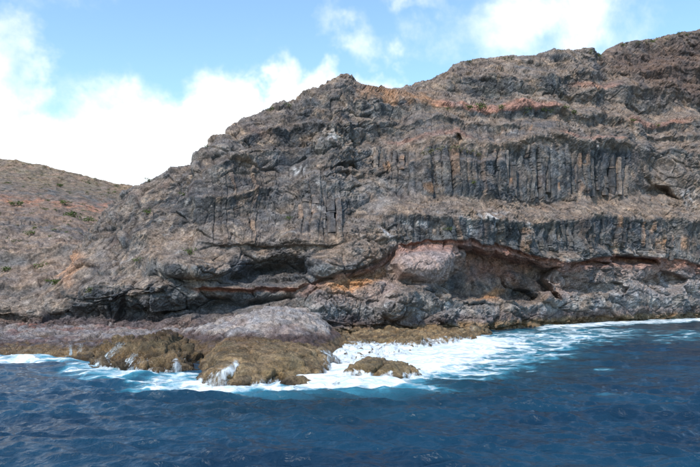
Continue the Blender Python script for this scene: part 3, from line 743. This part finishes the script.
def shrub_mesh(seed, mat, n=110):
    g = np.random.default_rng(seed); lobes = g.normal(size=(6, 3))*[.26, .26, .14] + [0, 0, .36]
    vv, ff = [], []
    for k in range(n):
        c = lobes[g.integers(6)] + g.normal(size=3)*[.15, .15, .11]; c[2] = max(c[2], .02)
        a = g.normal(size=3); a /= np.linalg.norm(a); b = np.cross(a, g.normal(size=3)); b /= np.linalg.norm(b); l = g.uniform(.07, .13)
        o = len(vv); vv += [c-a*l, c+b*l*.5, c+a*l, c-b*l*.5]; ff.append([o, o+1, o+2, o+3])
    return mesh_from('foliage', np.array(vv), np.array(ff), mat, smooth=False)
def stem_mesh(seed):
    g = np.random.default_rng(seed); vv, ff = [], []
    for k in range(5):
        d = g.normal(size=3)*[.25, .25, .05] + [0, 0, .4]; o = len(vv)
        for (p, r) in ((np.array([0, 0, -.15]), .03), (d*.6, .022), (d, .01)):
            vv += [p+[r, 0, 0], p+[-r*.5, r*.87, 0], p+[-r*.5, -r*.87, 0]]
        for a in range(2):
            for b in range(3): ff.append([o+a*3+b, o+a*3+(b+1) % 3, o+a*3+3+(b+1) % 3, o+a*3+3+b])
    return mesh_from('stem', np.array(vv), np.array(ff), M_stem)
FOL = [shrub_mesh(700+k, M_leaf) for k in range(4)] ; DRY = [shrub_mesh(720+k, M_dry, 80) for k in range(3)]; STM = [stem_mesh(740+k) for k in range(2)]
def shrub(pos, size, label, group=None, dry=False, parts=True):
    rz = random.random()*6.28
    if parts:
        e = obj('shrub', None, label=label, category='shrub'); e.location = pos; e.rotation_euler = (0, 0, rz); e.scale = (size, size, size*.85)
        obj('foliage', random.choice(DRY if dry else FOL), e); obj('stem', random.choice(STM), e)
    else:
        e = obj('shrub', random.choice(DRY if dry else FOL), label=label, category='shrub'); e.location = pos; e.rotation_euler = (0, 0, rz); e.scale = (size, size, size*.8)
    if group: e['group'] = group
    return e
def on_cliff(px, py):
    i, j = cliff_at(px, py); return P[i, j] + np.array([0, -.1, -.08])
led = [(481,109,1.6),(470,108,1.1),(524,113,1.5),(546,112,1.3),(574,113,1.1),(565,109,1.0),(500,110,1.0),(632,122,1.0),(660,124,.9),(450,105,.9)]
for a, b, c in led: shrub(on_cliff(a, b), c, 'green shrub rooted on the red ledge of the upper cliff', 'shrubs on the red ledge')
for a, b, c in [(440,151,1.0),(448,149,.9),(455,151,1.1),(462,150,.9),(470,153,1.0),(430,154,.9),(480,154,.8),(425,158,.9)]:
    shrub(on_cliff(a, b), c, 'pale dry shrub on the ledge above the columnar band', 'pale shrubs on the middle ledge', True)
for a, b, c in [(470,61,.8),(505,58,.9),(512,58,.8),(560,52,.8),(590,53,1.2),(598,58,1.0),(622,46,1.0),(640,43,1.3),(648,42,1.1),(655,40.5,1.3),(668,39,1.1),(676,37,1.0),(688,34.5,1.1)]:
    shrub(on_cliff(a, b), c, 'low shrub on the skyline of the cliff top', 'shrubs along the cliff skyline', random.random() < .4)
for a, b, c in [(271,108,.9),(288,107,.8),(150,183,.7),(205,146,.7)]:
    shrub(on_cliff(a, b), c, 'small green shrub on the crest of the grey shoulder', 'shrubs on the grey shoulder crest')
single = [(190,253,.9,'bright green shrub on the ledge above the left cave'),(148,214,1.0,'olive shrub among grey rocks of the left shoulder'),(139,261,.8,'small shrub on grey rubble above the low overhang'),
          (84,285,.8,'green shrub beside the orange rock face'),(54,283,1.1,'largest green shrub below the orange rock face'),(49,280,.7,'little shrub just beside the largest shrub below the orange face'),
          (448,230,.7,'yellow-green shrub in the lower dark band above the pale block'),(548,229,.8,'yellowish shrub in the lower dark band right of the white streaks'),
          (472,185,.7,'lone shrub halfway up the columnar band'),(290,219,.7,'small shrub on the dark buttress beside tall columns'),(183,196,.8,'shrub on the steep grey shoulder below its crest')]
for a, b, c, l in single: shrub(on_cliff(a, b), c, l)
def hill_at(px, py):
    j = int(np.clip(round((px-hx[0])/(hx[-1]-hx[0])*(HC-1)), 0, HC-1)); i = int(np.argmin(np.abs(HPY[:, j]-py))); return HP[i, j] + np.array([0, -.1, -.1])
for a, b, c in [(65,203,1.8),(72,218,1.9),(20,204,1.5),(12,203,1.3),(88,222,1.6),(42,268,1.2),(6,270,1.1),(60,187,1.5),(30,232,1.2),(76,215,1.5)]:
    shrub(hill_at(a, b), c, 'green shrub on the broken rock terraces of the brown hill', 'green shrubs on the hill terraces')
nsh = 0
while nsh < 210:
    a = random.uniform(-20, 150); t = random.random()**.7; b = lerp(250, line(HSK, a)+.5, t)
    if b > 250 or (a > 88 and b > 240-(a-88)*.85): continue
    shrub(hill_at(a, b), random.uniform(.3, .65)*(1+.35*t), 'low dry shrub dotted over the slope of the brown hill', 'small shrubs dotted over the hill slope', random.random() < .85, False); nsh += 1

# ================================================================== WHITE WATER on the rocks
def white_material():
    m = bpy.data.materials.new('white_water'); m.use_nodes = True; t = m.node_tree; b = t.nodes['Principled BSDF']
    geo = t.nodes.new('ShaderNodeNewGeometry'); mp = t.nodes.new('ShaderNodeMapping'); mp.inputs['Scale'].default_value = (1, .45, .45); L(t, geo.outputs['Position'], mp.inputs['Vector'])
    n = noise(t, mp.outputs[0], 4.2, 6, .64, .5).outputs['Fac']
    a = t.nodes.new('ShaderNodeAttribute'); a.attribute_name = 'cover'
    f = mathn(t, 'MULTIPLY_ADD', mathn(t, 'SUBTRACT', n, .5), 2.2, a.outputs['Fac'])
    al = mathn(t, 'MULTIPLY', mrange(t, f, .28, .95, 0, .95), mrange(t, a.outputs['Fac'], .03, .3))
    b.inputs['Base Color'].default_value = (.60, .64, .66, 1); b.inputs['Roughness'].default_value = .6
    L(t, al, b.inputs['Alpha'])
    bp = t.nodes.new('ShaderNodeBump'); bp.inputs['Distance'].default_value = .1; L(t, n, bp.inputs['Height']); L(t, bp.outputs['Normal'], b.inputs['Normal'])
    return m
M_white = white_material()
def project(Q):
    d = Q-CAM; s_, c_ = math.sin(PITCH), math.cos(PITCH)
    fw_ = d[..., 1]*c_ + d[..., 2]*s_; up_ = -d[..., 1]*s_ + d[..., 2]*c_
    return 350 + FPX*d[..., 0]/fw_, 233.5 - FPX*up_/fw_
def cascade(key, polys, label):
    G = rocks[key][1]; qx, qy = project(G); cov = np.zeros(qx.shape)
    for poly, soft, wt in polys: cov = np.maximum(cov, wt*sstep(-soft, soft, sdpoly(qx, qy, poly)))
    n = gnormal(blur(G, 2)); n *= np.where(n[..., 2] < 0, -1, 1)[..., None]
    Q = blur(G, 2) + n*.07
    f = gridfaces(*qx.shape); keep = (cov.reshape(-1)[f] > .02).any(1) & (Q[..., 2].reshape(-1)[f] > -.3).any(1); f = f[keep]
    used = np.unique(f); mp = np.full(qx.size, -1, np.int32); mp[used] = np.arange(len(used))
    obj('white_water', mesh_from('white_water', Q.reshape(-1, 3)[used], mp[f], M_white, {'cover': cov.reshape(-1)[used]}), kind='stuff', label=label)
cascade('big', [([(214,372),(228,366),(236,360),(240,364),(232,378),(236,390),(206,392),(206,382)], 3, .55), ([(318,350),(345,346),(350,380),(316,384),(322,368)], 4, .5), ([(250,380),(300,378),(330,374),(330,392),(250,392)], 3, .42), ([(196,380),(204,378),(206,392),(194,392)], 2, .6)], 'white water running off the large ochre rock')
cascade('wash', [([(322,346),(360,342),(420,344),(470,340),(470,346),(420,356),(400,370),(320,370)], 4, .9), ([(420,338),(470,336),(470,342),(420,344)], 2, .5)], 'white water streaming across the low shelf')
cascade('flat', [([(344,372),(360,370),(372,374),(372,384),(340,384)], 3, .75), ([(380,373),(392,372),(396,384),(376,384)], 2, .55), ([(402,373),(418,372),(420,382),(400,384)], 2, .6)], 'thin white water draining off the small flat rock')
cascade('left', [([(100,366),(140,368),(200,374),(200,382),(100,374)], 3, .6), ([(172,360),(180,358),(186,380),(170,380)], 2, .55)], 'white water at the foot of the dark jagged rock')
def spray(name, jets, label):
    vv, ff, cv = [], [], []; g = np.random.default_rng(len(jets)*31+5)
    for (px, py, hx_, hz, spread, n) in jets:
        o = onsea(px, py)
        for rb in range(7):                                    # torn, curved sheets of water
            yaw = g.uniform(-.9, .9); wd = spread*g.uniform(.9, 2.0); lean = hx_*g.uniform(.6, 1.2); H = hz*g.uniform(.55, 1.1); ox_ = g.normal()*spread*.8; oy_ = g.normal()*spread*.8
            b = len(vv); nt_, nw_ = 9, 5
            for a in range(nt_):
                t = a/(nt_-1)
                for w_ in range(nw_):
                    u = w_/(nw_-1)*2-1; wid = wd*(1.15-.75*t)
                    vv.append(np.array([o[0]+ox_+lean*t**1.2+u*wid*math.cos(yaw)+g.normal()*.015, o[1]+oy_+u*wid*math.sin(yaw)+.25*wid*(1-u*u), -.05+H*t*(1.35-.35*t)+g.normal()*.02]))
                    cv.append((.95-.75*t**1.6)*(1-u*u*.95))
            ff += [[b+a*nw_+w_, b+a*nw_+w_+1, b+(a+1)*nw_+w_+1, b+(a+1)*nw_+w_] for a in range(nt_-1) for w_ in range(nw_-1)]
        for k in range(n):                                     # droplets
            t = g.random()**.8; c = np.array([o[0] + hx_*t*1.1 + g.normal()*spread*(.5+t*1.2), o[1] + g.normal()*spread, hz*t*(1.3-.25*t) + g.normal()*spread*.5 + .02])
            r = .008*g.uniform(.5, 1.5); b = len(vv)
            q, _ = np.linalg.qr(g.normal(size=(3, 3)))
            vv += [c + q @ (np.array(w_)*r) for w_ in ((1, 0, 0), (0, 1, 0), (-1, 0, .4), (0, -1, .4))]
            ff += [[b, b+1, b+2, b+3]]; cv += [1.2]*4
    obj(name, mesh_from(name, np.array(vv), np.array(ff), M_white, {'cover': np.array(cv)}, smooth=True), kind='stuff', label=label)
spray('sea_spray', [(71,358,-.05,.75,.05,420),(77,358,.22,.75,.05,380),(101,367,.95,1.15,.09,1300),(98,368,.3,.4,.16,700),(124,370,.5,.75,.08,700),(131,371,.7,.45,.14,700)], 'white spray jets thrown up beside the dark jagged rock')
spray('sea_spray', [(345,345,.0,.5,.12,500),(428,340,.1,.7,.10,400),(470,336,.2,.8,.14,500),(340,384,.1,.25,.3,900),(420,380,.4,.2,.25,500),(215,388,.1,.3,.22,600)], 'white spray over the surf below the cave')
